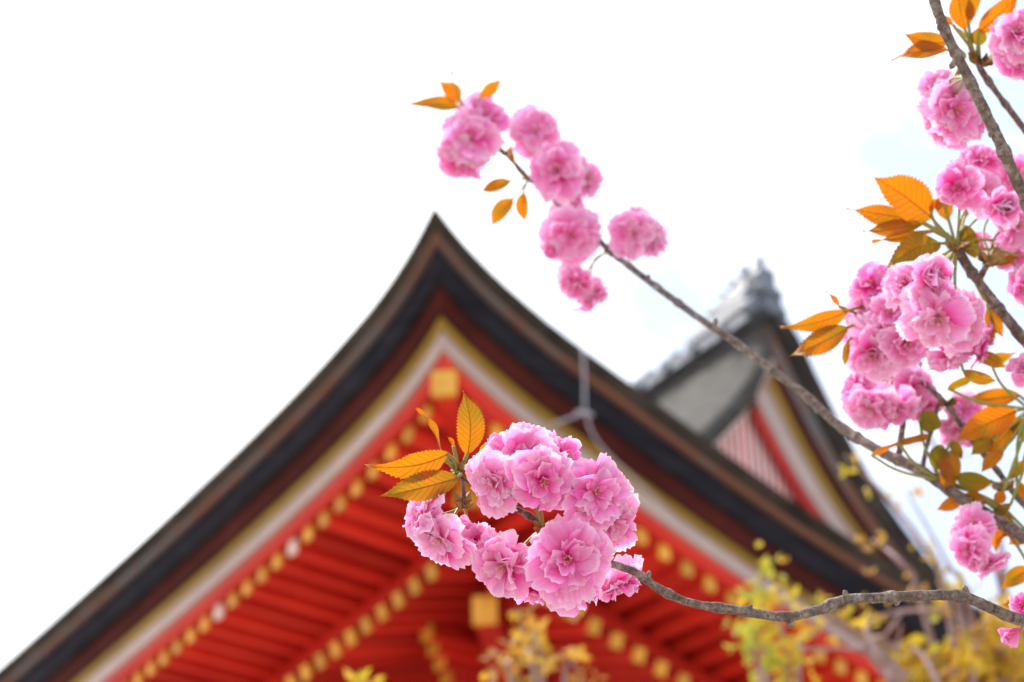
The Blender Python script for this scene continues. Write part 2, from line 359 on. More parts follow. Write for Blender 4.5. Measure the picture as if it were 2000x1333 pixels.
# hip rafters along the diagonal
DG = (l_ + r_).normalized()
def hip(i0, i1, z0, z1, wd, ht):
    p, q = W(i0, i0, z0 - ht / 2), W(i1, i1, z1 - ht / 2)
    V, Fc = beam(p, q, wd, ht); o = pyd('hip_rafter', V, Fc, M['red'], hall, off=HO)
    d = (q - p).normalized(); V, Fc = beam(p - d * .012, p + d * .03, wd + .016, ht + .016); pyd('end_cap', V, Fc, M['gold'], o, off=HO)
    return o
def zdiag(i, v):
    """height at which the corner diagonal, i metres in, meets photograph row v"""
    lo, hi = -6., 1.
    for _ in range(40):
        m = (lo + hi) / 2; X = W(i, i, m) - CAM; y = 666.5 - FPX * X.dot(CY) / -X.dot(CZ)
        if y > v: lo = m
        else: hi = m
    return m
hip(.36, IW, zdiag(.36, 728), zdiag(.36, 732) + .12, .145, .165)
hip(1.08, IW, zdiag(1.08, 935), zdiag(1.08, 935) + .45, .18, .20)
hip(1.62, IW, zdiag(1.62, 1168), zdiag(1.62, 1168) + .30, .155, .19)
# walls, posts and beams under the eaves
BH = CORNER.z
zt = FLAT - .15
for nm, a0, b0, a1, b1 in (('wall', IW, IW, 13.5, IW), ('wall', IW, IW, IW, 9.2)):
    th = .16
    if a0 != a1: P = [(a0, b0), (a1, b0), (a1, b0 + th), (a0, b0 + th)]
    else: P = [(a0, b0 + th), (a0 + th, b0 + th), (a0 + th, b1), (a0, b1)]
    V = [Vector((*W(a, b, 0).xy, 0)) for a, b in P] + [W(a, b, -.72) for a, b in P]
    pyd('wall', V, box8(V)[1], M['red_shade_tone'], hall, off=HO)
for a, b in ((IW, IW), (7.2, IW), (10.2, IW), (13.2, IW), (IW, 6.7), (IW, 9.2)):
    c0 = W(a, b, 0); V, Fc = tube([Vector((c0.x, c0.y, 0)), Vector((c0.x, c0.y, BH + zt - .02))], .19, 16)
    pyd('column', V, Fc, M['red'], hall, off=HO)
for k in range(3):                                # stepped bracket arms carrying the eave
    for side in 'LR':
        off = IW - .45 - .5 * k; zz = zt - .45 + .22 * k
        pa, pb = (W(off + .3, off, zz), W(13.3, off, zz)) if side == 'L' else (W(off, off + .3, zz), W(off, 9.2, zz))
        V, Fc = beam(pa, pb, .16, .18); pyd('bracket_beam', V, Fc, M['red'], hall, off=HO)
for k, (u, v) in enumerate(((833, 1236), (845, 1264), (858, 1293), (871, 1322))):
    p = at(u, v, 14.6 + .12 * k); q = p + r_ * .7 + UP * .05
    V, Fc = beam(p, q, .10, .085); o = pyd('bracket_arm', V, Fc, M['red'], hall, off=HO)
    V, Fc = beam(p - r_ * .01, p + r_ * .02, .115, .10); pyd('end_cap', V, Fc, M['gold'], o, off=HO)

# main roof skirt
def rise(x): return .40 * x + .034 * x * x
def roof_sheet(side):
    V, Fc = [], []; I = [0, .1, .3, .6, 1.0, 1.5, 2.1, 2.8] + ([3.5, 4.2, 5.0] if side == 'L' else [])
    I = [0, .1, .3, .6, 1.0, 1.5, 2.1, 2.8, 3.5, 4.2, 5.0] if side == 'L' else [0, .1, .3, .6, 1.0, 1.5, 2.1, 2.8, 3.4]
    n = len(I)
    for s in ST:
        for i in I:
            a, b = (i + s, i) if side == 'L' else (i, i + s)
            V.append(W(a, b, ez(a, b) * max(0, 1 - i / 3.5) + min(1, i / 3.5) * -1.1 + rise(i) + .003))
    for k in range(len(ST) - 1):
        for j in range(n - 1):
            f = (k*n + j, k*n + j + 1, (k + 1)*n + j + 1, (k + 1)*n + j)
            Fc.append(f if side == 'R' else f[::-1])
    return pyd('roof_slope', V, Fc, M['roof_grey'], hall, True, off=HO)
roof_sheet('L'); roof_sheet('R')

# upper roof with its gable
AG = 3.0
def gp(u, v, a):
    """plan/height of the point that pixel (u,v) sees on the plane a = const"""
    q = (at(u, v, 1) - CAM).normalized(); O = W(a, 0, 0) - CAM
    n = l_; t = O.dot(n) / q.dot(n); X = CAM + q * t - CORNER
    return X.dot(r_), X.z
GL = [gp(u, v, AG) for u, v in ((1500, 606), (1499, 650), (1491, 690), (1470, 737), (1430, 788), (1380, 840))]
bx, zx = GL[-1]; GL += [(bx - .5, zx - .50), (bx - 1.1, zx - .95)]
RB = gp(1503, 606, AG)[0]                          # ridge position
def upper_left():
    V, Fc = [], []; A = [AG, AG + .12, AG + .35, AG + .8, 5, 7, 9, 12]; n = len(GL)
    for k, a in enumerate(A):
        sw = max(0, 1 - (a - AG) / .8)
        for j, (b, z) in enumerate(GL):
            V.append(W(a, b - (1 - sw) * .05 * j, z + (.02 * (1 - sw) * j)))
    m0 = len(V)
    for k, a in enumerate(A):
        for j, (b, z) in enumerate(GL): V.append(V[k*n + j] - UP * .16 + r_ * .05)
    for k in range(len(A) - 1):
        for j in range(n - 1):
            f = (k*n + j, k*n + j + 1, (k + 1)*n + j + 1, (k + 1)*n + j); Fc.append(f); Fc.append(tuple(x + m0 for x in f[::-1]))
    for j in range(n - 1): Fc.append((j, j + m0, j + 1 + m0, j + 1))
    return pyd('upper_roof_slope', V, Fc, M['roof_grey'], hall, True, off=HO)
upper_left()
HL = [(1503, 606), (1545, 632), (1590, 720), (1640, 820), (1700, 930), (1760, 1022), (1830, 1112), (1900, 1190)]
def hx(y):
    T = [(v, u) for u, v in HL]; return interp(T, y)
YS = [606, 632, 670, 720, 770, 820, 875, 930, 980, 1030, 1080, 1130, 1180]
def gx0(off): return 1503 - 30 * off / 170
def gline(off, a, apex_y):
    P = []
    for y in YS:
        yy = apex_y + (y - 606) * (1190 - apex_y) / (1190 - 606)
        u = max(gx0(off), hx(yy) - off); P.append(gp(u, yy, a))
    return P
apex = lambda off: next(y for y in range(606, 1190) if hx(y) - off >= gx0(off))
gl_layers = [('verge_bark', 0, 42, 'bark_grey', 0), ('verge_copper', 42, 68, 'copper', .02), ('verge_board', 68, 86, 'maroon', .04),
             ('verge_ochre', 86, 106, 'goldpaint', .06), ('barge_board', 106, 142, 'white', .08), ('barge_lining', 142, 162, 'red', .10)]
for nm, o0, o1, mm, da in gl_layers:
    a = AG + da; P0, P1 = gline(o0, a, apex(o0)), gline(o1, a, apex(o1)); n = len(P0)
    for sgn in (1,):
        V, Fc = [], []
        for j in range(n):
            for (b, z) in (P0[j], P1[j]):
                bb = b if sgn == 1 else RB - (b - RB) * .50
                V += [W(a + (0 if sgn == 1 else .05), bb, z - (0 if sgn == 1 else .12)), W(a + .05, bb, z - (0 if sgn == 1 else .12))]
        for j in range(n - 1):
            q = 4 * j
            for f in ((q, q + 2, q + 6, q + 4), (q + 1, q + 5, q + 7, q + 3), (q, q + 4, q + 5, q + 1), (q + 2, q + 3, q + 7, q + 6)):
                Fc.append(f if sgn == 1 else f[::-1])
        pyd(nm, V, Fc, M[mm], hall, off=HO)
# soffit under the near verge
GS = ((1503, 700), (1497, 722), (1474, 756), (1436, 802), (1392, 848), (1340, 890)); V, Fc = [], []
for u, v in GS:
    for du, a in ((-10, .03), (12, .03), (12, .4), (-10, .4)): V.append(W(AG + a, *gp(u + du, v + du * .4, AG + .03)))
for j in range(len(GS) - 1):
    for k in range(4): Fc.append((4*j + k, 4*j + (k + 1) % 4, 4*j + 4 + (k + 1) % 4, 4*j + 4 + k))
pyd('verge_soffit', V, Fc, M['white'], hall, True, off=HO)
# upper right slope
P0 = gline(0, AG, 606); V = [W(AG + .01, b, z + .004) for b, z in P0] + [W(12, b, z + .004) for b, z in P0]; n = len(P0)
pyd('upper_roof_slope', V, [(j, j + n, j + n + 1, j + 1) for j in range(n - 1)], M['roof_grey'], hall, True, off=HO)
# gable wall behind a red lattice
ga = AG + .20
NL = [gp(u + 26, v + 14, ga) for u, v in ((1499, 668), (1491, 700), (1470, 742), (1430, 792), (1380, 845), (1330, 888))]
NR = gline(150, ga, apex(150)); NR = [q for q in NR if q[0] > NL[0][0] + .1]
outl = NL[::-1] + NR; n = len(outl); zb = min(NL[-1][1], NR[-1][1])
V = [W(ga, b, z) for b, z in outl] + [W(ga + .1, b, z) for b, z in outl]
gw = pyd('gable_wall', V, [tuple(range(n)), tuple(range(2*n - 1, n - 1, -1))] + [(k, k + n, (k + 1) % n + n, (k + 1) % n) for k in range(n)], M['plaster'], hall, off=HO)
def roofline(b): 
    T = sorted(outl)
    return interp(T, b) if T[0][0] < b < T[-1][0] else zb
bl, br = NL[-1][0], NR[-1][0]
b = bl + .15
while b < br - .1:
    zt_ = roofline(b); zlo = zb if b > RB - 1.5 else zt_ - .4
    p0, p1 = W(ga - .012, b, zlo), W(ga - .012, b, zt_ - .03)
    if (p1 - p0).length > .2: Vv, Fc = beam(p0, p1, .015, .02, l_); pyd('lattice_bar', Vv, Fc, M['red'], gw, off=HO)
    b += .085
# gable pendant ornament
c = W(AG + .3, *gp(1500, 905, AG + .3)); V, Fc = [], []
for k in range(6):
    a = k * math.pi / 3; V.append(c + r_ * .13 * math.cos(a) + UP * .13 * math.sin(a)); 
V += [v + l_ * .06 for v in V[:6]]
Fc = [tuple(range(6)), tuple(range(11, 5, -1))] + [(k, k + 6, (k + 1) % 6 + 6, (k + 1) % 6) for k in range(6)]
pyd('gable_pendant', V, Fc, M['tile'], hall, off=HO)
# ridge
RZ = gp(1503, 606, AG)[1] + .07
rb = []
sec = [(-.17, -.16), (.17, -.16), (.16, -.04), (.11, -.02), (.11, .03), (-.11, .03), (-.11, -.02), (-.16, -.04)]
V = [W(AG - .08, RB + x, RZ + z) for x, z in sec] + [W(12, RB + x, RZ + z) for x, z in sec]
ridge = pyd('ridge', V, [tuple(range(8)), tuple(range(15, 7, -1))] + [(k, k + 8, (k + 1) % 8 + 8, (k + 1) % 8) for k in range(8)], M['tile'], hall, off=HO)
me = None
for k in range(21):
    a = AG + .02 + k * .43
    P = [Vector((0, 0, 0)) + l_ * .0, l_ * .05, l_ * .25, l_ * .31, l_ * .33, l_ * .42]; V, Fc = tube(P, [.07, .115, .12, .09, .06, .06], 12)
    if me is None: t = pyd('ridge_tile', V, Fc, M['tile'], ridge, True); me = t.data
    else: t = obj('ridge_tile', me, None, ridge)
    t.location = W(a, RB, RZ + .06) - HO
# row of round tile ends along the flank of the ridge
me = None
for k in range(21):
    V, Fc = tube([Vector((0, 0, 0)), -r_ * .08], .06, 12)
    if me is None: t = pyd('tile_end', V, Fc, M['tile'], ridge); me = t.data
    else: t = obj('tile_end', me, None, ridge)
    t.location = W(AG + .10 + k * .43, RB - .14, RZ - .09) - HO
# stacked end of the ridge and the ornament
for k, (a0, a1, z0, z1, hw) in enumerate(((AG + .04, AG + 1.05, .02, .19, .17), (AG + .02, AG + .72, .19, .32, .15), (AG + .0, AG + .44, .32, .44, .12))):
    V = [W(a, RB + s * hw, RZ + z0) for a, s in ((a0, -1), (a0, 1), (a1, 1), (a1, -1))] + [W(a, RB + s * hw * .8, RZ + z1) for a, s in ((a0 - .03, -1), (a0 - .03, 1), (a1 - .08, 1), (a1 - .08, -1))]
    pyd('ridge_end_tile', V, box8(V)[1], M['tile'], ridge, off=HO)
for k in range(6):                                # upturned scroll tiles along the stacked end
    a = AG + 1.12 - k * .17; z = .10 + .075 * k; p = W(a, RB - .06, RZ + z)
    V, Fc = tube(crom([p, p - l_ * .05 + UP * .07, p + l_ * .03 + UP * .15], 4), [.06, .06, .06, .056, .052, .046, .038, .028, .016], 8); pyd('scroll_tile', V, Fc, M['tile'], ridge, True, off=HO)
orn = [(-.34, -.30), (-.40, -.12), (-.30, .0), (-.36, .14), (-.24, .22), (-.26, .38), (-.14, .46), (-.10, .60), (0, .66), (.10, .60), (.14, .46), (.26, .38), (.24, .22), (.36, .14), (.30, .0), (.40, -.12), (.34, -.30), (.16, -.2), (0, -.16), (-.16, -.2)]
n = len(orn); V = [W(AG - .02, RB - .05 + x * .62, RZ + z * .72) for x, z in orn] + [W(AG + .10, RB - .05 + x * .62, RZ + z * .72) for x, z in orn]
oo = pyd('ridge_ornament', V, [tuple(range(n)), tuple(range(2*n - 1, n - 1, -1))] + [(k, k + n, (k + 1) % n + n, (k + 1) % n) for k in range(n)], M['tile'], hall, off=HO)
p = W(AG + .12, RB - .05, RZ + .42); V, Fc = tube(crom([p + l_ * .2, p, p - l_ * .08 + UP * .07, p - l_ * .11 + UP * .20], 5), [.055] * 10 + [.052, .05, .045, .04, .03, .02], 10)
pyd('ornament_horn', V, Fc, M['tile'], oo, True, off=HO)
for s in (-1, 1):
    p = W(AG - .03, RB - .05 + s * .11, RZ + .10); V, Fc = tube([p, p - l_ * .08], [.08, .05], 10); pyd('ornament_boss', V, Fc, M['tile'], oo, off=HO)

# lightning conductor hanging on the right-hand eave
def ep(u, v, a=-.12):
    b, z = gp(u, v, a); return W(a, b, z)
cabl = thing('lightning_conductor', 'thin grey lightning conductor hanging in front of the right-hand eave', 'cable', ep(1140, 690))
CO = cabl.location.copy()
for nm, pts, rr in (('rod', [(1139, 682), (1141, 740), (1142, 800)], .009), ('clamp', [(1126, 806), (1142, 806), (1156, 812)], .015), ('bracket', [(1142, 806), (1110, 818), (1078, 830)], .008),
                    ('wire', [(1144, 806), (1156, 845), (1185, 885), (1260, 955), (1340, 1030), (1440, 1110), (1560, 1190), (1700, 1275)], .007)):
    V, Fc = tube(crom([ep(*q) for q in pts], 6), rr, 8); pyd(nm, V, Fc, M['cable'], cabl, True, off=CO)

# ------------------------------------------------------------------ cherry: petal, blossom, leaf meshes
def petal_mesh(rg, W0=.40, bend=-.1, cup=.3, ruf=.06, nu=7, nv=8, tip=.16, crump=.0):
    V, Fc, UV = [], [], []
    ph, ph2 = rg.uniform(0, 6.28), rg.uniform(0, 6.28); fr = rg.uniform(2.6, 4.4); notch = rg.uniform(.02, .13); nw = rg.uniform(.10, .2); nc = rg.uniform(-.25, .25)
    sk = rg.uniform(-.15, .15); tw = rg.uniform(-.3, .3) * (1 + .6 * crump); fold = rg.uniform(-.35, .35) * crump
    th = [rg.uniform(-.07, .02) if k % 2 else rg.uniform(-.01, .05) for k in range(nv + 1)]
    for i in range(nu + 1):
        u = i / nu
        wd = W0 * (.13 + .87 * math.sin(math.pi / 2 * min(1, u * 1.22)) ** 1.15) * (1 - .16 * max(0, (u - .72) / .28) ** 2)
        for j in range(nv + 1):
            v = -1 + 2 * j / nv
            y = u * (1 - tip * u * v * v) + u ** 6 * (-notch * math.exp(-((v - nc) / nw) ** 2) + th[j])
            x = v * wd + sk * u * u * .5
            z = cup * (v * wd) ** 2 * 2.0 * (1 - .3 * u) + bend * u * u + bend * .8 * u ** 4
            z += ruf * u ** 2.2 * (math.sin(fr * v + ph) * (.6 + .6 * abs(v)) + .45 * math.sin(fr * 2.3 * v + ph2 + 2 * u)) + tw * u * u * v * wd
            z += fold * abs(v) * wd * u
            V.append((x, y, z)); UV.append((u, v * .5 + .5))
    for i in range(nu):
        for j in range(nv):
            k = i * (nv + 1) + j; Fc.append((k, k + 1, k + nv + 2, k + nv + 1))
    return V, Fc, UV
def to_mesh(name, V, Fc, UV, m):
    me = bpy.data.meshes.new(name); me.from_pydata(V, [], Fc); me.update()
    l = me.uv_layers.new(name='UVMap')
    for lp in me.loops: l.data[lp.index].uv = UV[lp.vertex_index]
    smooth(me); me.materials.append(m); return me
def petal_frame(th, ph, spin=0, base=.05, sc=1):
    """petal's +Y runs along (theta from the flower axis, phi), its +Z faces the axis"""
    d = Vector((math.sin(th) * math.cos(ph), math.sin(th) * math.sin(ph), math.cos(th)))
    nn = Vector((-math.cos(th) * math.cos(ph), -math.cos(th) * math.sin(ph), math.sin(th)))
    x = d.cross(nn)
    m = Matrix((x, d, nn)).transposed().to_4x4()
    m = m @ Matrix.Rotation(spin, 4, 'Y')
    return Matrix.Translation(d * base * .5 + Vector((0, 0, .02))) @ m @ Matrix.Scale(sc, 4)
prg = random.Random(11)
PV = {}
PV[0] = [to_mesh('petal', *petal_mesh(prg, prg.uniform(.42, .52), prg.uniform(-.20, .06), .25, .060, 8, 10), M['petal']) for _ in range(9)]
PV[1] = [to_mesh('petal', *petal_mesh(prg, prg.uniform(.40, .50), prg.uniform(-.26, .02), .30, .075, 8, 10, crump=.4), M['petal']) for _ in range(9)]
PV[2] = [to_mesh('petal', *petal_mesh(prg, prg.uniform(.38, .48), prg.uniform(-.30, .06), .35, .090, 8, 10, crump=.7), M['petal']) for _ in range(9)]
def core_mesh(rg, kind):
    V, Fc, UV = [], [], []
    if kind == 'open': LY = [(66, 6, .88, .44), (55, 5, .76, .42), (41, 5, .60, .40), (26, 4, .43, .36)]
    else: LY = [(40, 6, .86, .55), (28, 6, .82, .52), (18, 5, .74, .46), (9, 4, .62, .4)]
    for th, n, ln, wd in LY:
        o = rg.uniform(0, 6.28)
        for k in range(n):
            v, f, uv = petal_mesh(rg, wd, rg.uniform(-.40, .08) if kind == 'open' else rg.uniform(.05, .30), .45 if kind == 'open' else .9, .12 if kind == 'open' else .05, 6, 7, crump=1.3 if kind == 'open' else .3)
            m = petal_frame(R_(th + rg.uniform(-9, 9)), o + 6.283 * k / n + rg.uniform(-.3, .3), rg.uniform(-.45, .45), .04, ln * rg.uniform(.88, 1.1))
            b = len(V); V += [tuple(m @ Vector(p)) for p in v]; Fc += [tuple(b + q for q in ff) for ff in f]; UV += uv
    return to_mesh('blossom', V, Fc, UV, M['petal'])
crg = random.Random(5)
CORE = {'open': [core_mesh(crg, 'open') for _ in range(7)], 'tight': [core_mesh(crg, 'tight') for _ in range(3)]}
def stamen_mesh():
    V, Fc = [], []
    for k in range(9):
        a = k * 2.4; t = .06 + .02 * (k % 3); h = .26 + .04 * (k % 4)
        p = [Vector((t * .3 * math.cos(a), t * .3 * math.sin(a), .02)), Vector((t * math.cos(a), t * math.sin(a), h)), Vector((t * 1.1 * math.cos(a), t * 1.1 * math.sin(a), h + .03))]
        v, f = tube(p, [.007, .006, .014], 4); b = len(V); V += v; Fc += [tuple(b + q for q in ff) for ff in f]
    me = bpy.data.meshes.new('stamens'); me.from_pydata([tuple(v) for v in V], [], Fc); me.materials.append(M['stamen']); return me
def calyx_mesh():
    V, Fc = tube([Vector((0, 0, -.30)), Vector((0, 0, -.20)), Vector((0, 0, -.06)), Vector((0, 0, .03))], [.035, .07, .095, .09], 8)
    for k in range(5):
        a = k * 1.2566; c, s = math.cos(a), math.sin(a); b = len(V)
        for (rr, tt, z) in ((.08, -.07, 0), (.08, .07, 0), (.28, .06, -.05), (.42, 0, -.08), (.28, -.06, -.05)): V.append(Vector((rr*c - tt*s, rr*s + tt*c, z)))
        Fc.append((b, b + 1, b + 2, b + 3, b + 4))
    me = bpy.data.meshes.new('calyx'); me.from_pydata([tuple(v) for v in V], [], Fc); me.materials.append(M['stalk']); smooth(me); return me
STM, CLX = stamen_mesh(), calyx_mesh()
brg = random.Random(21)
def rotz(axis, roll):
    z = axis.normalized(); x = z.orthogonal().normalized(); y = z.cross(x)
    return Matrix((x, y, z)).transposed().to_4x4() @ Matrix.Rotation(roll, 4, 'Z')
def blossom(root, u, v, rpx, d, ax, node=None, kind='open', npet=21):
    c = at(u, v, d); rad = rpx * d / FPX
    axis = (CX * ax[0] + CY * ax[1] + CZ * ax[2]).normalized()
    sc = rad * .94
    o = obj('blossom', brg.choice(CORE[kind]), None, root)
    base = c - axis * rad * .14
    o.matrix_basis = Matrix.Translation(base - root.location) @ rotz(axis, brg.uniform(0, 6.28)) @ Matrix.Diagonal((sc * brg.uniform(.90, 1.06), sc * brg.uniform(.90, 1.06), sc * brg.uniform(.80, 1.25), 1))
    per = [npet - 2 * (npet // 3), npet // 3, npet // 3]
    TH = (97, 85, 73) if kind == 'open' else (58, 48, 42)
    lop, lph, sq = brg.uniform(.08, .32), brg.uniform(0, 6.28), brg.uniform(0, .14)
    for ly in range(3):
        ofs = brg.uniform(0, 6.28)
        for k in range(per[ly]):
            p = obj('petal', brg.choice(PV[ly]), None, o)
            fa = ofs + 6.283 * k / per[ly] + brg.uniform(-.3, .3)
            p.matrix_basis = petal_frame(R_(TH[ly] + brg.uniform(-14, 12)) + lop * math.cos(fa - lph), fa, brg.uniform(-.4, .4), .05, (1.0, .98, .93)[ly] * brg.uniform(.78, 1.16) * (1 + sq * math.cos(2 * (fa - lph))))
    obj('stamens', STM, None, o); obj('calyx', CLX, None, o)
    if node is not None:
        e = base - axis * sc * .29; L = (node - e).length
        m = e.lerp(node, .5) - axis * L * .22 + Vector((0, 0, .06 * L))
        V, Fc = tube(crom([e, m, node], 6), .0009, 6); pyd('flower_stalk', V, Fc, M['stalk'], root, True, off=root.location)
    return o
def bud(root, u, v, rpx, d, ax, node=None):
    c = at(u, v, d); rad = rpx * d / FPX; axis = (CX * ax[0] + CY * ax[1] + CZ * ax[2]).normalized()
    V, Fc, UV = [], [], []; rg = random.Random(int(u))
    for n, th, ln in ((5, 12, 1.9), (5, 7, 2.0)):
        for k in range(n):
            vv, f, uv = petal_mesh(rg, .42, .30, 1.6, .02, 6, 6, .3); m = petal_frame(R_(th + 12), k * 6.283 / n + ln, .2, .1, ln)
            b = len(V); V += [tuple(m @ Vector(p)) for p in vv]; Fc += [tuple(b + q for q in ff) for ff in f]; UV += [(x * .5 + .1, y) for x, y in uv]
    o = obj('flower_bud', to_mesh('flower_bud', V, Fc, UV, M['petal']), None, root)
    o.matrix_basis = Matrix.Translation(c - axis * rad - root.location) @ rotz(axis, 0) @ Matrix.Scale(rad, 4); obj('calyx', CLX, None, o)
    if node is not None:
        e = c - axis * rad * 1.25; V, Fc = tube(crom([e, e.lerp(node, .5) - axis * .003, node], 5), .0009, 6); pyd('flower_stalk', V, Fc, M['stalk'], root, True, off=root.location)

lrg = random.Random(33)
def leaf(root, base, tip, d0, d1, wf=.42, roll=0., fold=.25, curl=.12, tint=.1, node=None, wave=.03, shape='long'):
    tint = tint + lrg.uniform(-.10, .36)
    """serrated pointed leaf from base pixel to tip pixel; wf = full width / length"""
    B, T = at(*base, d0), at(*tip, d1); ax = T - B; L = ax.length; y = ax.normalized()
    zc = (CZ - y * CZ.dot(y)).normalized(); zc = Quaternion(y, roll) @ zc; x = y.cross(zc)
    nu, nv = 40, 8; V, Fc, UV = [], [], []; rg = random.Random(lrg.random()); ph = rg.uniform(0, 6.28); side = rg.choice((-1, 1)); sw = rg.uniform(-.07, .07); curl *= rg.uniform(.9, 2.0); wave *= rg.uniform(1.0, 2.2)
    for i in range(nu + 1):
        u = i / nu
        if shape == 'long': wd = (math.sin(math.pi * u ** .82) ** .85) * (1 - .25 * u) if u < .72 else None
        else: wd = math.sin(math.pi * u ** .9) ** .7
        if wd is None:
            w8 = math.sin(math.pi * .72 ** .82) ** .85 * .82; wd = w8 * ((1 - u) / .28) ** 1.45
        for j in range(nv + 1):
            v = -1 + 2 * j / nv; hw = wd * wf * .5 * 1.05
            yy = u
            if abs(v) == 1 and .06 < u < .97 and shape == 'long':
                saw = (i % 2); hw *= 1 + (.10 if saw else -.03); yy += .012 if saw else 0
            px = v * hw + sw * math.sin(math.pi * u)
            pz = fold * abs(v) * hw + curl * (u - u * u) * 2 * side * .5 - curl * .5 * u * u + wave * math.sin(9 * u + ph + 1.5 * v) * abs(v) * (.3 + u)
            V.append(tuple(B - root.location + x * px * L + y * yy * L + zc * pz * L)); UV.append((u, v))
    for i in range(nu):
        for j in range(nv):
            k = i * (nv + 1) + j; Fc.append((k, k + 1, k + nv + 2, k + nv + 1))
    o = obj('leaf', to_mesh('leaf', V, Fc, UV, M['leaf']), None, root); o['tint'] = tint
    P = [Vector(V[i * (nv + 1) + nv // 2]) - zc * L * .004 for i in range(0, nu - 1, 2)]
    v2, f2 = tube(P, [.0075 * L * (1 - .85 * k / len(P)) for k in range(len(P))], 5); pyd('midrib', v2, f2, M['stalk' if tint > .35 else 'scale'], o, True)
    if node is not None:
        e = B - root.location; q = node - root.location; mm = e.lerp(q, .5) - y * (e - q).length * .1
        v2, f2 = tube(crom([e + y * L * .02, mm, q], 5), .0011, 6); pyd('leaf_stalk', v2, f2, M['stalk'], o, True)
    return o
def branch(root, pts, seed=0, name='branch', step=4, knots=()):
    """pts: (u, v, distance, thickness in px)"""
    P = [at(u, v, d) for u, v, d, t in pts]; R0 = [t * d / FPX / 2 * .90 for u, v, d, t in pts]
    C = crom(P, step * 3); n = step * 3; rad = []
    ln = 0; L = [0]
    for i in range(1, len(C)): ln += (C[i] - C[i - 1]).length; L.append(ln)
    rg = random.Random(seed); kn = []; s = rg.uniform(.01, .03)
    while s < ln: kn.append((s, rg.uniform(.08, .42), rg.uniform(.0014, .0034))); s += rg.uniform(.012, .045)
    for i in range(len(C)):
        k = min(i // n, len(P) - 2); t = (i - k * n) / n; r = R0[k] * (1 - t) + R0[k + 1] * t
        r *= 1 + sum(h * math.exp(-((L[i] - s) / w_) ** 2) for s, h, w_ in kn) + .06 * noise.noise(C[i] * 120)
        rad.append(r)
    # resample finer so that the knots show
    V, Fc = tube([c - root.location for c in C], rad, 12, .16, seed)
    o = pyd(name, V, Fc, M['bark'], root, True)
    uvl = o.data.uv_layers.new(name='UVMap')
    for lp in o.data.loops:
        vi = lp.vertex_index; i, k = vi // 12, vi % 12
        uvl.data[lp.index].uv = (L[min(i, len(L) - 1)] * 420, min(k, 12 - k) * .5 + seed)
    return o
def spurs(root, pts, idx, seed):
    """short bud spurs standing off a bare branch"""
    rg = random.Random(seed)
    for k in idx:
        f = k % 1; k = int(k); a, b = pts[k], pts[k + 1]; u, v, d, t = [a[j] * (1 - f) + b[j] * f for j in range(4)]
        p = at(u, v, d); ax = (CX * rg.uniform(-.7, .7) + CY * rg.choice((-1, 1, 1)) + CZ * rg.uniform(-.3, .6)).normalized(); L = t * d / FPX * rg.uniform(.8, 1.15)
        V, Fc = tube([p - root.location, p + ax * L * .6 - root.location, p + ax * L * .85 - root.location, p + ax * L * 1.1 - root.location], [L * .30, L * .24, L * .27, L * .10], 8, .2, seed)
        pyd('spur', V, Fc, M['bark'], root, True)
def scales(root, p, axis, n=6, size=.008, seed=0):
    """cluster of brown bud scales around a spur"""
    rg = random.Random(seed); V, Fc = [], []
    for k in range(n):
        q = rotz(axis, 0) @ Vector((math.cos(k * 2.4) * .7, math.sin(k * 2.4) * .7, rg.uniform(.3, 1.2))); q.normalize()
        L = size * rg.uniform(.7, 1.3); s = q.cross(axis).normalized() * L * .30; nn = q.cross(s).normalized() * L * .18; b = len(V)
        st = p - root.location - axis * .002
        V += [st - s * .4, st + s * .4, st + q * L * .5 + s + nn, st + q * L + nn * .4, st + q * L * .5 - s + nn, st + q * L * .5 - nn * .8]
        Fc += [(b, b + 1, b + 5), (b + 1, b + 2, b + 5), (b + 2, b + 3, b + 5), (b + 3, b + 4, b + 5), (b + 4, b, b + 5)]
    pyd('bud_scales', V, Fc, M['scale'], root)
# ------------------------------------------------------------------ cherry branches in the foreground
GRP = 'blossoming cherry branches'
def shoot(label, base, pts, seed, extra=()):
    u, v, d, t = base
    root = thing('cherry_branch', label, 'branch', at(u, v, d), GRP)
    branch(root, pts, seed)
    for k, e in enumerate(extra): branch(root, e, seed + 50 + k, 'twig')
    return root
def leaves(root, LS, d, node=None):
    for q in LS:
        bs, tp, wf, roll, tint = q[:5]; o = q[5] if len(q) > 5 else {}
        dd = o.get('d', d)
        leaf(root, bs, tp, dd, dd + o.get('dt', 0), wf, roll, o.get('fold', .25), o.get('curl', .14), tint, o.get('node', node), o.get('wave', .03), o.get('shape', 'long'))

# --- lower branch with the large sharp cluster
DB = 1.10
BP = [(893, 928, DB + .005, 6), (940, 955, DB + .01, 9), (990, 985, DB + .01, 11), (1040, 1012, DB + .01, 15), (1100, 1058, DB + .01, 15), (1180, 1096, DB + .01, 16), (1240, 1118, DB + .01, 17), (1290, 1152, DB + .01, 18), (1350, 1178, DB + .01, 18),
      (1430, 1191, DB + .015, 20), (1530, 1205, DB + .02, 21), (1600, 1191, DB + .025, 21), (1650, 1172, DB + .03, 22), (1720, 1168, DB + .035, 22), (1800, 1163, DB + .04, 22), (1880, 1166, DB + .05, 23), (1940, 1190, DB + .06, 24), (2010, 1216, DB + .07, 25), (2300, 1280, DB + .15, 32), (2900, 1330, DB + .35, 44)]
b1 = shoot('lower cherry branch in sharp focus carrying the large pink blossom cluster at its tip', BP[-1], BP, 3)
n1, n2, n3 = at(1062, 1034, DB + .006), at(905, 985, DB + .006), at(1175, 1092, DB + .01)
n0 = at(893, 922, DB + .004)
branch(b1, [(903, 938, DB + .006, 8), (906, 965, DB + .006, 9), (905, 988, DB + .006, 8)], 61, 'twig')
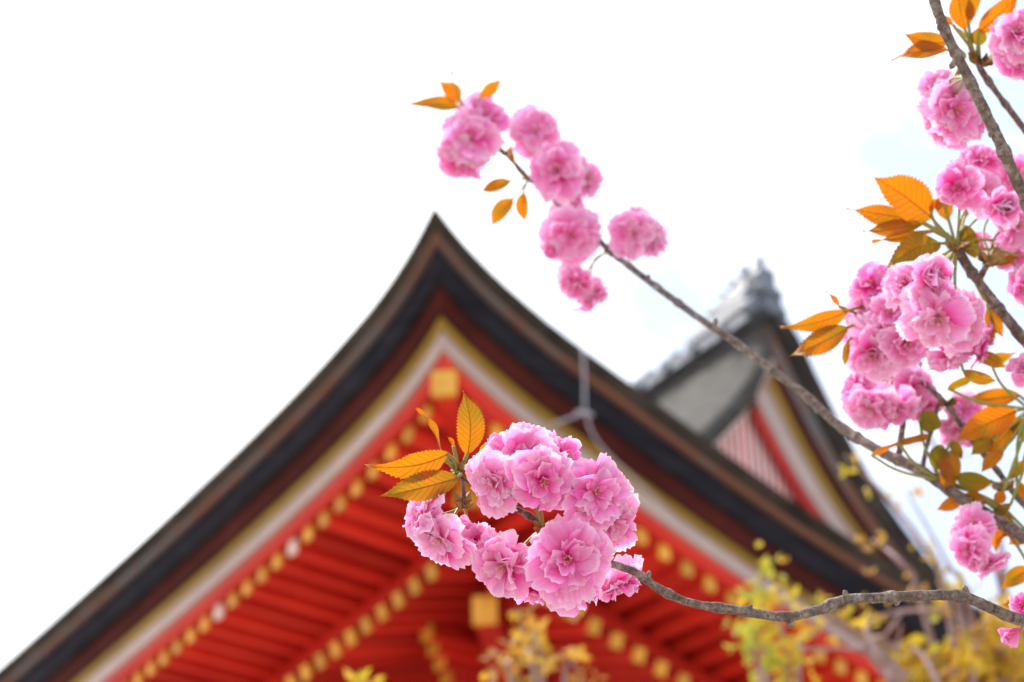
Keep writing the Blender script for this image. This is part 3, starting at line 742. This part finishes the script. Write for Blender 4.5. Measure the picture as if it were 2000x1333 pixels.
for q in ((1014, 890, 80, -.025, (-.05, .5, .85), n1), (958, 946, 70, -.035, (-.5, -.25, .8), n1), (1060, 940, 72, -.040, (.15, -.35, .9), n1), (1104, 895, 66, -.005, (.7, .45, .55), n1),
          (1164, 962, 80, -.025, (.22, .2, .95), n3), (1194, 1024, 70, -.008, (.5, -.5, .65), n3), (1110, 1092, 80, -.035, (0, .05, 1), n3), (1118, 1150, 66, -.012, (.02, -.75, .6), n3),
          (984, 1106, 76, -.012, (-.45, -.35, .8), n1), (1044, 1152, 48, .012, (-.1, -.9, .35), n1), (822, 1004, 58, -.010, (-.8, .3, .5), n2), (856, 1056, 64, -.014, (-.4, -.55, .7), n2), (920, 1062, 56, .006, (.15, -.85, .45), n2),
          (1206, 1142, 58, .028, (.35, -.8, .4), n3)):
    blossom(b1, q[0], q[1], q[2] * 1.05, DB + q[3], q[4], q[5])
blossom(b1, 1998, 1182, 36, DB + .07, (-.4, .3, .6), at(2040, 1222, DB + .075), npet=3)
bud(b1, 1980, 1238, 19, DB + .07, (-.7, -.5, .2), at(2010, 1217, DB + .07))
for p, a, s in ((n1, (-.2, .5, .8), 1), (n2, (0, .6, .6), 2), (n0, (-.8, .3, .3), 3), (n3, (.2, .6, .4), 4)):
    scales(b1, p, (CX * a[0] + CY * a[1] + CZ * a[2]).normalized(), 7, .009, s)
leaves(b1, [((913, 888), (906, 763), .46, .15, .18, dict(fold=.3)), ((860, 882), (820, 794), .17, 1.15, -.05, dict(fold=.5)), ((876, 886), (724, 916), .34, -.35, .05, dict(fold=.35, curl=.22, d=DB - .01, dt=-.02)),
            ((896, 932), (743, 967), .34, .25, .25, dict(d=DB - .012, dt=-.02)), ((868, 898), (742, 914), .20, .8, -.05, dict(fold=.5, d=DB + .004)), ((938, 890), (962, 862), .6, .6, .1, dict(d=DB + .02)),
            ((886, 872), (874, 852), .4, .4, -.2, dict(fold=.6))], DB, n0)

spurs(b1, BP, (6.5, 9.3, 10.2, 12.1, 13.5, 15.2), 5)
# --- long branch climbing to the upper left
AP = [(905, 262, 1.78, 5), (965, 284, 1.78, 8), (1000, 314, 1.77, 9), (1036, 352, 1.76, 11), (1090, 398, 1.74, 11), (1148, 444, 1.72, 12), (1186, 486, 1.70, 13), (1235, 525, 1.68, 14), (1300, 574, 1.66, 15), (1370, 625, 1.63, 15), (1430, 665, 1.61, 17), (1500, 718, 1.58, 18),
      (1570, 770, 1.56, 19), (1640, 832, 1.54, 21), (1720, 882, 1.51, 22), (1800, 921, 1.49, 23), (1880, 976, 1.47, 25), (1970, 1030, 1.45, 26), (2060, 1085, 1.43, 28), (2300, 1220, 1.42, 36), (2900, 1400, 1.44, 50)]
G1 = [(1797, 708, 1.53, 11), (1787, 756, 1.52, 12), (1766, 818, 1.51, 13), (1755, 892, 1.505, 15)]
G2 = [(1836, 780, 1.53, 8), (1822, 830, 1.52, 9), (1808, 880, 1.51, 10), (1801, 920, 1.50, 11)]
b2 = shoot('long cherry branch rising diagonally past the gable to blossoms above the roof corner', AP[-1], AP, 8, (G1, G2))
na, nb, nc, nd, ne = at(985, 300, 1.775), at(1034, 350, 1.76), at(1120, 424, 1.73), at(1190, 492, 1.70), at(1205, 500, 1.70)
for q in ((948, 224, 46, 1.78, (.4, .5, .75), na), (913, 270, 64, 1.76, (-.1, .05, 1), na), (903, 314, 54, 1.77, (-.2, -.7, .6), na), (1045, 258, 54, 1.76, (.05, .25, .95), na), (1088, 332, 60, 1.73, (-.2, .05, 1), nb), (1146, 350, 50, 1.75, (.75, -.1, .6), nb),
          (1102, 402, 42, 1.75, (-.3, .4, .6), nc), (1116, 460, 60, 1.70, (-.1, -.1, 1), nc), (1124, 556, 48, 1.70, (-.45, -.6, .6), nd), (1160, 580, 38, 1.71, (.5, -.8, .25), nd), (1240, 458, 50, 1.68, (-.1, 0, 1), ne), (1284, 470, 36, 1.69, (.85, -.25, .4), ne), (1248, 424, 32, 1.70, (.1, .85, .45), ne)):
    blossom(b2, q[0], q[1], q[2] * 1.06, q[3], q[4], q[5], npet=18)
bud(b2, 1078, 490, 13, 1.70, (-.6, -.6, .3), nc)
leaves(b2, [((897, 210), (798, 200), .36, .5, .12), ((898, 200), (858, 157), .65, .3, 0), ((936, 190), (986, 152), .42, .5, .05), ((884, 160), (876, 124), .14, .3, .1)], 1.78, at(915, 225, 1.785))
leaves(b2, [((998, 354), (934, 374), .42, .3, .4), ((1002, 388), (958, 444), .50, .2, .05), ((1022, 376), (1026, 436), .46, .2, .02), ((1008, 330), (1002, 262), .15, .9, .3), ((1163, 450), (1172, 466), .7, .6, .05)], 1.765, nb)
for p, s in ((na, 5), (nb, 6), (nd, 7), (ne, 8), (nc, 9)): scales(b2, p, CY, 6, .010, s)
spurs(b2, AP, (7.5, 9.4, 10.6, 12.3, 13.2, 15.5), 9)
# its blossoms and leaves at the right-hand edge
nf = at(1905, 985, 1.46); nh = at(1840, 940, 1.48)
for q in ((1902, 1022, 42, 1.44, (-.2, .5, .7), nf), (1894, 1076, 42, 1.43, (-.6, -.3, .65), nf), (1934, 1106, 42, 1.44, (.35, -.8, .45), nf)):
    blossom(b2, q[0], q[1], q[2] * 1.06, q[3], q[4], q[5], npet=18)
leaves(b2, [((1838, 868), (1826, 925), .62, .2, .85, dict(shape='long')), ((1856, 880), (1862, 955), .62, .4, .35), ((1868, 930), (1938, 945), .55, .2, .75, dict(shape='round')), ((1880, 972), (1828, 996), .5, .3, .15), ((1880, 966), (1935, 992), .45, .5, .35),
            ((1755, 866), (1822, 856), .34, .6, .15), ((1700, 890), (1768, 866), .25, .7, .2), ((1795, 812), (1838, 834), .85, .2, .85, dict(shape='round')), ((1950, 1000), (1945, 1080), .45, .2, .1), ((1960, 1000), (1975, 1060), .4, -.3, .2), ((1990, 1030), (1940, 1055), .3, .7, 0),
            ((2010, 1040), (1968, 1064), .5, .2, .0), ((2015, 1110), (1955, 1152), .5, .25, .12), ((2040, 1160), (1940, 1178), .25, .7, .1), ((1858, 860), (1880, 900), .5, .4, .6), ((1848, 900), (1842, 960), .45, .5, .15)], 1.47, nh)
scales(b2, nf, CY, 6, .009, 11)

# --- thick bare branch crossing the top right corner
CP = [(1780, -160, 1.30, 22), (1822, -8, 1.30, 22), (1850, 70, 1.30, 22), (1890, 150, 1.30, 23), (1920, 212, 1.30, 24), (1950, 272, 1.30, 24), (1972, 322, 1.30, 25), (2002, 386, 1.31, 26), (2060, 480, 1.33, 28), (2300, 760, 1.38, 36), (2800, 1150, 1.44, 50)]
b3 = shoot('thick grey-brown cherry branch crossing the top right corner in front of blossoms', CP[-1], CP, 13)
nk = at(1888, 150, 1.305)
for q in ((1834, 166, 44, 1.36, (-.3, .5, .8)), (1868, 216, 60, 1.35, (.2, -.2, 1)), (1842, 244, 48, 1.37, (-.5, -.6, .6)), (1902, 246, 40, 1.37, (.5, -.5, .6))):
    blossom(b3, q[0], q[1], q[2] * 1.08, q[3], q[4], nk)
leaves(b3, [((1852, 98), (1738, 109), .34, .45, .05, dict(curl=.2)), ((1852, 84), (1764, 66), .46, -.2, .05), ((1866, 150), (1888, 120), .4, .6, .5)], 1.36, at(1886, 108, 1.36))

spurs(b3, CP, (1.6, 2.5, 3.7, 4.6, 5.5), 4)
# --- dark twig behind it
EP_ = [(1905, 112, 1.42, 15), (1918, 140, 1.42, 14), (1950, 186, 1.43, 12), (2004, 258, 1.44, 14), (2120, 420, 1.45, 18), (2600, 900, 1.50, 30)]
b4 = shoot('thin dark cherry twig behind the thick top right branch, tipped with orange leaves', EP_[-1], EP_, 17)
nl = at(1915, 125, 1.42)
blossom(b4, 1986, 62, 60, 1.38, (-.1, .4, .9), nl); blossom(b4, 1996, 118, 46, 1.39, (-.1, -.6, .8), nl)
leaves(b4, [((1884, 58), (1872, -30), .60, .2, 0), ((1912, 62), (1992, -12), .46, .2, .05), ((1890, 40), (1920, -20), .5, .5, 0), ((1862, 50), (1830, 20), .4, .5, .05), ((1912, 90), (1912, 55), .95, .1, .9, dict(shape='round')), ((1895, 120), (1870, 45), .15, .9, .6)], 1.42, nl)
scales(b4, nl, CY, 10, .014, 21)

# --- right-hand spur with the rounded mass of blossoms
DP = [(1862, 478, 1.40, 20), (1878, 500, 1.40, 21), (1895, 528, 1.40, 20), (1920, 562, 1.40, 20), (1950, 602, 1.40, 22), (2004, 668, 1.40, 24), (2120, 800, 1.42, 28), (2600, 1200, 1.46, 44)]
b5 = shoot('stout right-hand cherry spur with the biggest rounded mass of pink blossoms below orange leaves', DP[-1], DP, 19, ([(1932, 512, 1.39, 12), (1922, 528, 1.395, 14), (1912, 548, 1.40, 14)],))
nm, nn_ = at(1868, 484, 1.398), at(1932, 512, 1.39)
for q in ((1815, 546, 54, 1.32, (.15, .1, 1), nm, 'tight'), (1768, 556, 52, 1.34, (-.55, .2, .8), nm, 'open'), (1832, 622, 74, 1.32, (.0, -.45, .9), nm, 'open'), (1888, 636, 62, 1.36, (.6, -.35, .7), nm, 'open'), (1704, 558, 52, 1.42, (-.5, .5, .7), nm, 'open'), (1702, 628, 56, 1.42, (-.6, 0, .8), nm, 'open'),
          (1706, 690, 60, 1.41, (-.3, -.35, .9), nm, 'open'), (1770, 672, 58, 1.40, (0, -.3, .9), nm, 'open'), (1862, 690, 50, 1.39, (.4, -.7, .6), nm, 'open'),
          (1916, 312, 42, 1.44, (0, .7, .6), nm, 'open'), (1870, 366, 50, 1.37, (-.35, -.1, .95), nm, 'open'), (1920, 372, 44, 1.42, (.1, 0, .9), nm, 'open'), (1956, 402, 42, 1.38, (.1, -.1, 1), nm, 'tight'), (1992, 352, 46, 1.44, (.4, .3, .8), nn_, 'open'), (1990, 440, 52, 1.40, (.3, -.2, .9), nn_, 'open'), (1975, 490, 44, 1.42, (-.3, -.3, .8), nn_, 'open'), (2004, 560, 40, 1.40, (-.4, -.6, .6), nn_, 'open'), (1998, 718, 32, 1.38, (-.3, .3, .8), at(2040, 706, 1.405), 'open'), (1905, 470, 34, 1.46, (.2, .5, .5), nm, 'open'), (1740, 610, 46, 1.40, (-.2, .3, .9), nm, 'open'), (1672, 660, 40, 1.44, (-.8, -.1, .5), nm, 'open'), (1920, 672, 38, 1.40, (.8, -.3, .4), nm, 'open'), (1948, 345, 36, 1.46, (.3, .5, .7), nm, 'open')):
    blossom(b5, q[0], q[1], q[2] * 1.1, q[3], q[4], q[5], q[6], npet=13)
leaves(b5, [((1820, 426), (1720, 348), .56, .1, .05, dict(curl=.2, dt=-.03)), ((1790, 430), (1650, 420), .32, -.5, -.02, dict(curl=.24)), ((1806, 434), (1684, 446), .30, .35, .03), ((1835, 474), (1736, 520), .42, .3, .6, dict(curl=.26, dt=-.03)), ((1826, 452), (1702, 466), .20, .7, .4), ((1838, 380), (1852, 436), .62, .3, .45),
            ((1812, 400), (1842, 400), .8, .4, .05), ((1885, 440), (1905, 505), .5, .3, .7, dict(shape='round')), ((1658, 606), (1526, 648), .30, -.4, -.03, dict(curl=.3, node=at(1690, 600, 1.45))), ((1656, 640), (1538, 694), .38, .2, .03, dict(curl=.25, node=at(1700, 620, 1.45))), ((1640, 600), (1614, 566), .3, .6, 0, dict(node=at(1690, 600, 1.45))),
            ((1656, 668), (1648, 716), .34, .5, .35, dict(node=at(1690, 640, 1.45))), ((1930, 600), (1960, 660), .5, .2, .15), ((1940, 640), (1910, 690), .5, .3, .2), ((1905, 690), (1968, 722), .42, .25, .25), ((1880, 725), (1950, 748), .4, .4, .6), ((1990, 500), (1930, 520), .3, .5, .15), ((1950, 470), (1935, 520), .4, .4, .6)], 1.40, nm)
for p, s in ((nm, 31), (nn_, 32)): scales(b5, p, (CY + CZ * .4).normalized(), 12, .012, s)

# --- slender branch behind the rounded mass, lower blossoms
FP = [(1742, 702, 1.50, 8), (1766, 716, 1.50, 9), (1802, 746, 1.50, 11), (1850, 792, 1.50, 11), (1890, 850, 1.50, 12), (1942, 912, 1.50, 13), (2004, 990, 1.50, 14), (2150, 1130, 1.5, 18), (2600, 1300, 1.52, 30)]
b6 = shoot('slender dark cherry branch under the rounded blossom mass with drooping blossoms', FP[-1], FP, 23)
no, np_ = at(1750, 706, 1.50), at(1850, 790, 1.50)
for q in ((1700, 800, 56, 1.47, (-.25, -.55, .7), no), (1672, 756, 38, 1.49, (-.8, .4, .4), no), (1748, 806, 48, 1.48, (.1, -.8, .5), no), (1784, 764, 48, 1.50, (.4, -.2, .8), no), (1738, 760, 44, 1.53, (0, .2, .8), no), (1810, 800, 34, 1.53, (.5, -.6, .5), no), (1886, 798, 38, 1.53, (.3, .4, .8), np_), (1866, 842, 34, 1.53, (-.2, -.5, .8), np_), (1898, 856, 28, 1.54, (.4, -.6, .6), np_)):
    blossom(b6, q[0], q[1], q[2] * 1.1, q[3], q[4], q[5])
nq = at(2010, 800, 1.46)
leaves(b6, [((1992, 772), (1880, 777), .34, .2, .15), ((1985, 802), (1864, 862), .46, .15, .06), ((1990, 815), (1920, 888), .42, .35, .1), ((2010, 840), (1970, 830), .8, .3, .8, dict(shape='round')), ((1995, 860), (2030, 850), .7, .2, .5), ((1940, 860), (1895, 890), .6, .3, .55), ((2000, 900), (1970, 940), .4, .3, .6), ((1960, 960), (1945, 985), .8, .3, .05, dict(shape='round')), ((1930, 700), (1985, 690), .45, .4, .3), ((1850, 760), (1905, 742), .4, .5, .45), ((1960, 880), (1915, 925), .45, .3, .25), ((1985, 940), (2020, 985), .4, .3, .1), ((1975, 985), (1925, 1012), .4, .5, .35)], 1.47, nq)
for p, s in ((no, 41), (np_, 42), (at(1958, 955, 1.49), 43)): scales(b6, p, CY, 9, .011, s)

# ------------------------------------------------------------------ young yellow-leaved trees between the cherry and the hall
trg = random.Random(77)
def young_tree(label, ground_uv, sprays, d, seed, leaf_n, tints, trunk_r=.05, grp='young trees in front of the hall'):
    rg = random.Random(seed)
    top = at(ground_uv[0], ground_uv[1], d); gx = Vector((top.x, top.y, 0))
    t = thing('young_tree', label, 'tree', gx, grp)
    V, Fc = tube(crom([gx, gx.lerp(top, .4) + Vector((.05, .03, 0)), gx.lerp(top, .75) + Vector((-.04, 0, 0)), top], 6), [trunk_r * (1 - .6 * k / 18) for k in range(19)], 10, .1, seed)
    pyd('trunk', V, Fc, M['twig'], t, True, off=gx)
    for si, (pts, n, size, spread) in enumerate(sprays):
        P = [at(u, v, d + rg.uniform(-.12, .12)) for u, v in pts]
        st = P[0]; P = [top - (top - gx) * .06 * (si % 4) if (st - top).length > .02 else st] + P
        C = crom(P, 6); V, Fc = tube(C, [.0105 * (1 - .75 * k / len(C)) for k in range(len(C))], 6, .1, si); lb = pyd('limb', V, Fc, M['twig'], t, True, off=gx)
        if not n: continue
        V, Fc = [], []; TV = []
        i0 = 6
        for k in range(n):
            q = C[min(len(C) - 1, i0 + int((len(C) - i0) * rg.random()))]
            q = q + Vector([rg.gauss(0, 1) for _ in range(3)]) * spread
            # three to five leaves of a tuft
            for _ in range(rg.randint(2, 4)):
                dr = Vector([rg.gauss(0, 1) for _ in range(3)]).normalized(); s = dr.orthogonal().normalized(); s = Quaternion(dr, rg.uniform(0, 6.28)) @ s; nn = dr.cross(s); L = size * rg.uniform(.6, 1.25); b = len(V)
                V += [q, q + dr * L * .35 + s * L * .26, q + dr * L * .7 + s * L * .18 + nn * L * .06, q + dr * L, q + dr * L * .7 - s * L * .18 + nn * L * .06, q + dr * L * .35 - s * L * .26, q + dr * L * .5 - nn * L * .06]
                Fc += [(b, b + 1, b + 6), (b + 1, b + 2, b + 6), (b + 2, b + 3, b + 6), (b + 3, b + 4, b + 6), (b + 4, b + 5, b + 6), (b + 5, b, b + 6)]
        o = pyd('foliage', V, Fc, M['young'], t, False, off=gx); o['kind'] = 'stuff'; o['tint'] = tints[si % len(tints)]
    return t
young_tree('brownish yellow young tree rising at the bottom edge below the sharp blossom cluster', (1060, 1440),
           [([(1040, 1300), (1022, 1240), (1012, 1190)], 20, .034, .018), ([(1060, 1330), (1055, 1280), (1040, 1235)], 18, .036, .035), ([(1000, 1340), (985, 1295)], 11, .036, .022), ([(1100, 1345), (1128, 1300)], 14, .036, .028)], 5.2, 1, 0, (-.06, .08, 0), .05)
young_tree('bright yellow-green young tree standing upright in front of the right-hand rafters', (1510, 1470),
           [([(1500, 1320), (1490, 1220), (1485, 1115)], 40, .036, .035), ([(1540, 1330), (1530, 1250), (1515, 1150)], 34, .036, .035), ([(1490, 1340), (1470, 1260), (1470, 1190)], 20, .036, .03), ([(1560, 1300), (1590, 1240), (1630, 1200)], 9, .034, .03)], 5.4, 2, 0, (.32, .22, .40, .2), .05)
young_tree('spreading young tree at the bottom right with yellow leaves and bare pinkish twigs', (1900, 1500),
           [([(1790, 1350), (1700, 1275), (1560, 1268)], 0, .04, .02), ([(1800, 1340), (1660, 1240), (1600, 1200)], 0, .04, .02), ([(1830, 1330), (1740, 1260), (1630, 1210)], 0, .04, .02), ([(1745, 1350), (1752, 1280), (1760, 1220)], 0, .04, .02), ([(1700, 1280), (1730, 1240), (1760, 1200)], 0, .04, .02),
            ([(1860, 1340), (1920, 1290), (1990, 1250)], 44, .046, .04), ([(1780, 1345), (1860, 1320), (1960, 1300)], 66, .048, .04), ([(1900, 1340), (1950, 1240), (2010, 1215)], 34, .044, .05), ([(1930, 1350), (1990, 1320), (2060, 1270)], 50, .046, .08),
            ([(1800, 1180), (1760, 1100), (1705, 1055)], 8, .028, .018), ([(1850, 1180), (1800, 1060), (1720, 960), (1650, 890)], 8, .026, .018), ([(1900, 1230), (1850, 1100), (1770, 960)], 5, .026, .02), ([(1700, 1250), (1740, 1200), (1850, 1190)], 8, .032, .025), ([(1960, 1200), (1900, 1020), (1800, 830), (1720, 740)], 8, .020, .09), ([(1960, 1100), (1860, 960), (1780, 900)], 8, .022, .08), ([(1880, 1220), (1840, 1170), (1900, 1150)], 10, .032, .025)], 5.0, 3, 0, (.10, .02, .25, .15), .07)
young_tree('small tuft of a yellow young tree just showing at the bottom edge left of centre', (705, 1440),
           [([(700, 1365), (706, 1338)], 12, .036, .02)], 5.2, 4, 0, (.2,), .03)
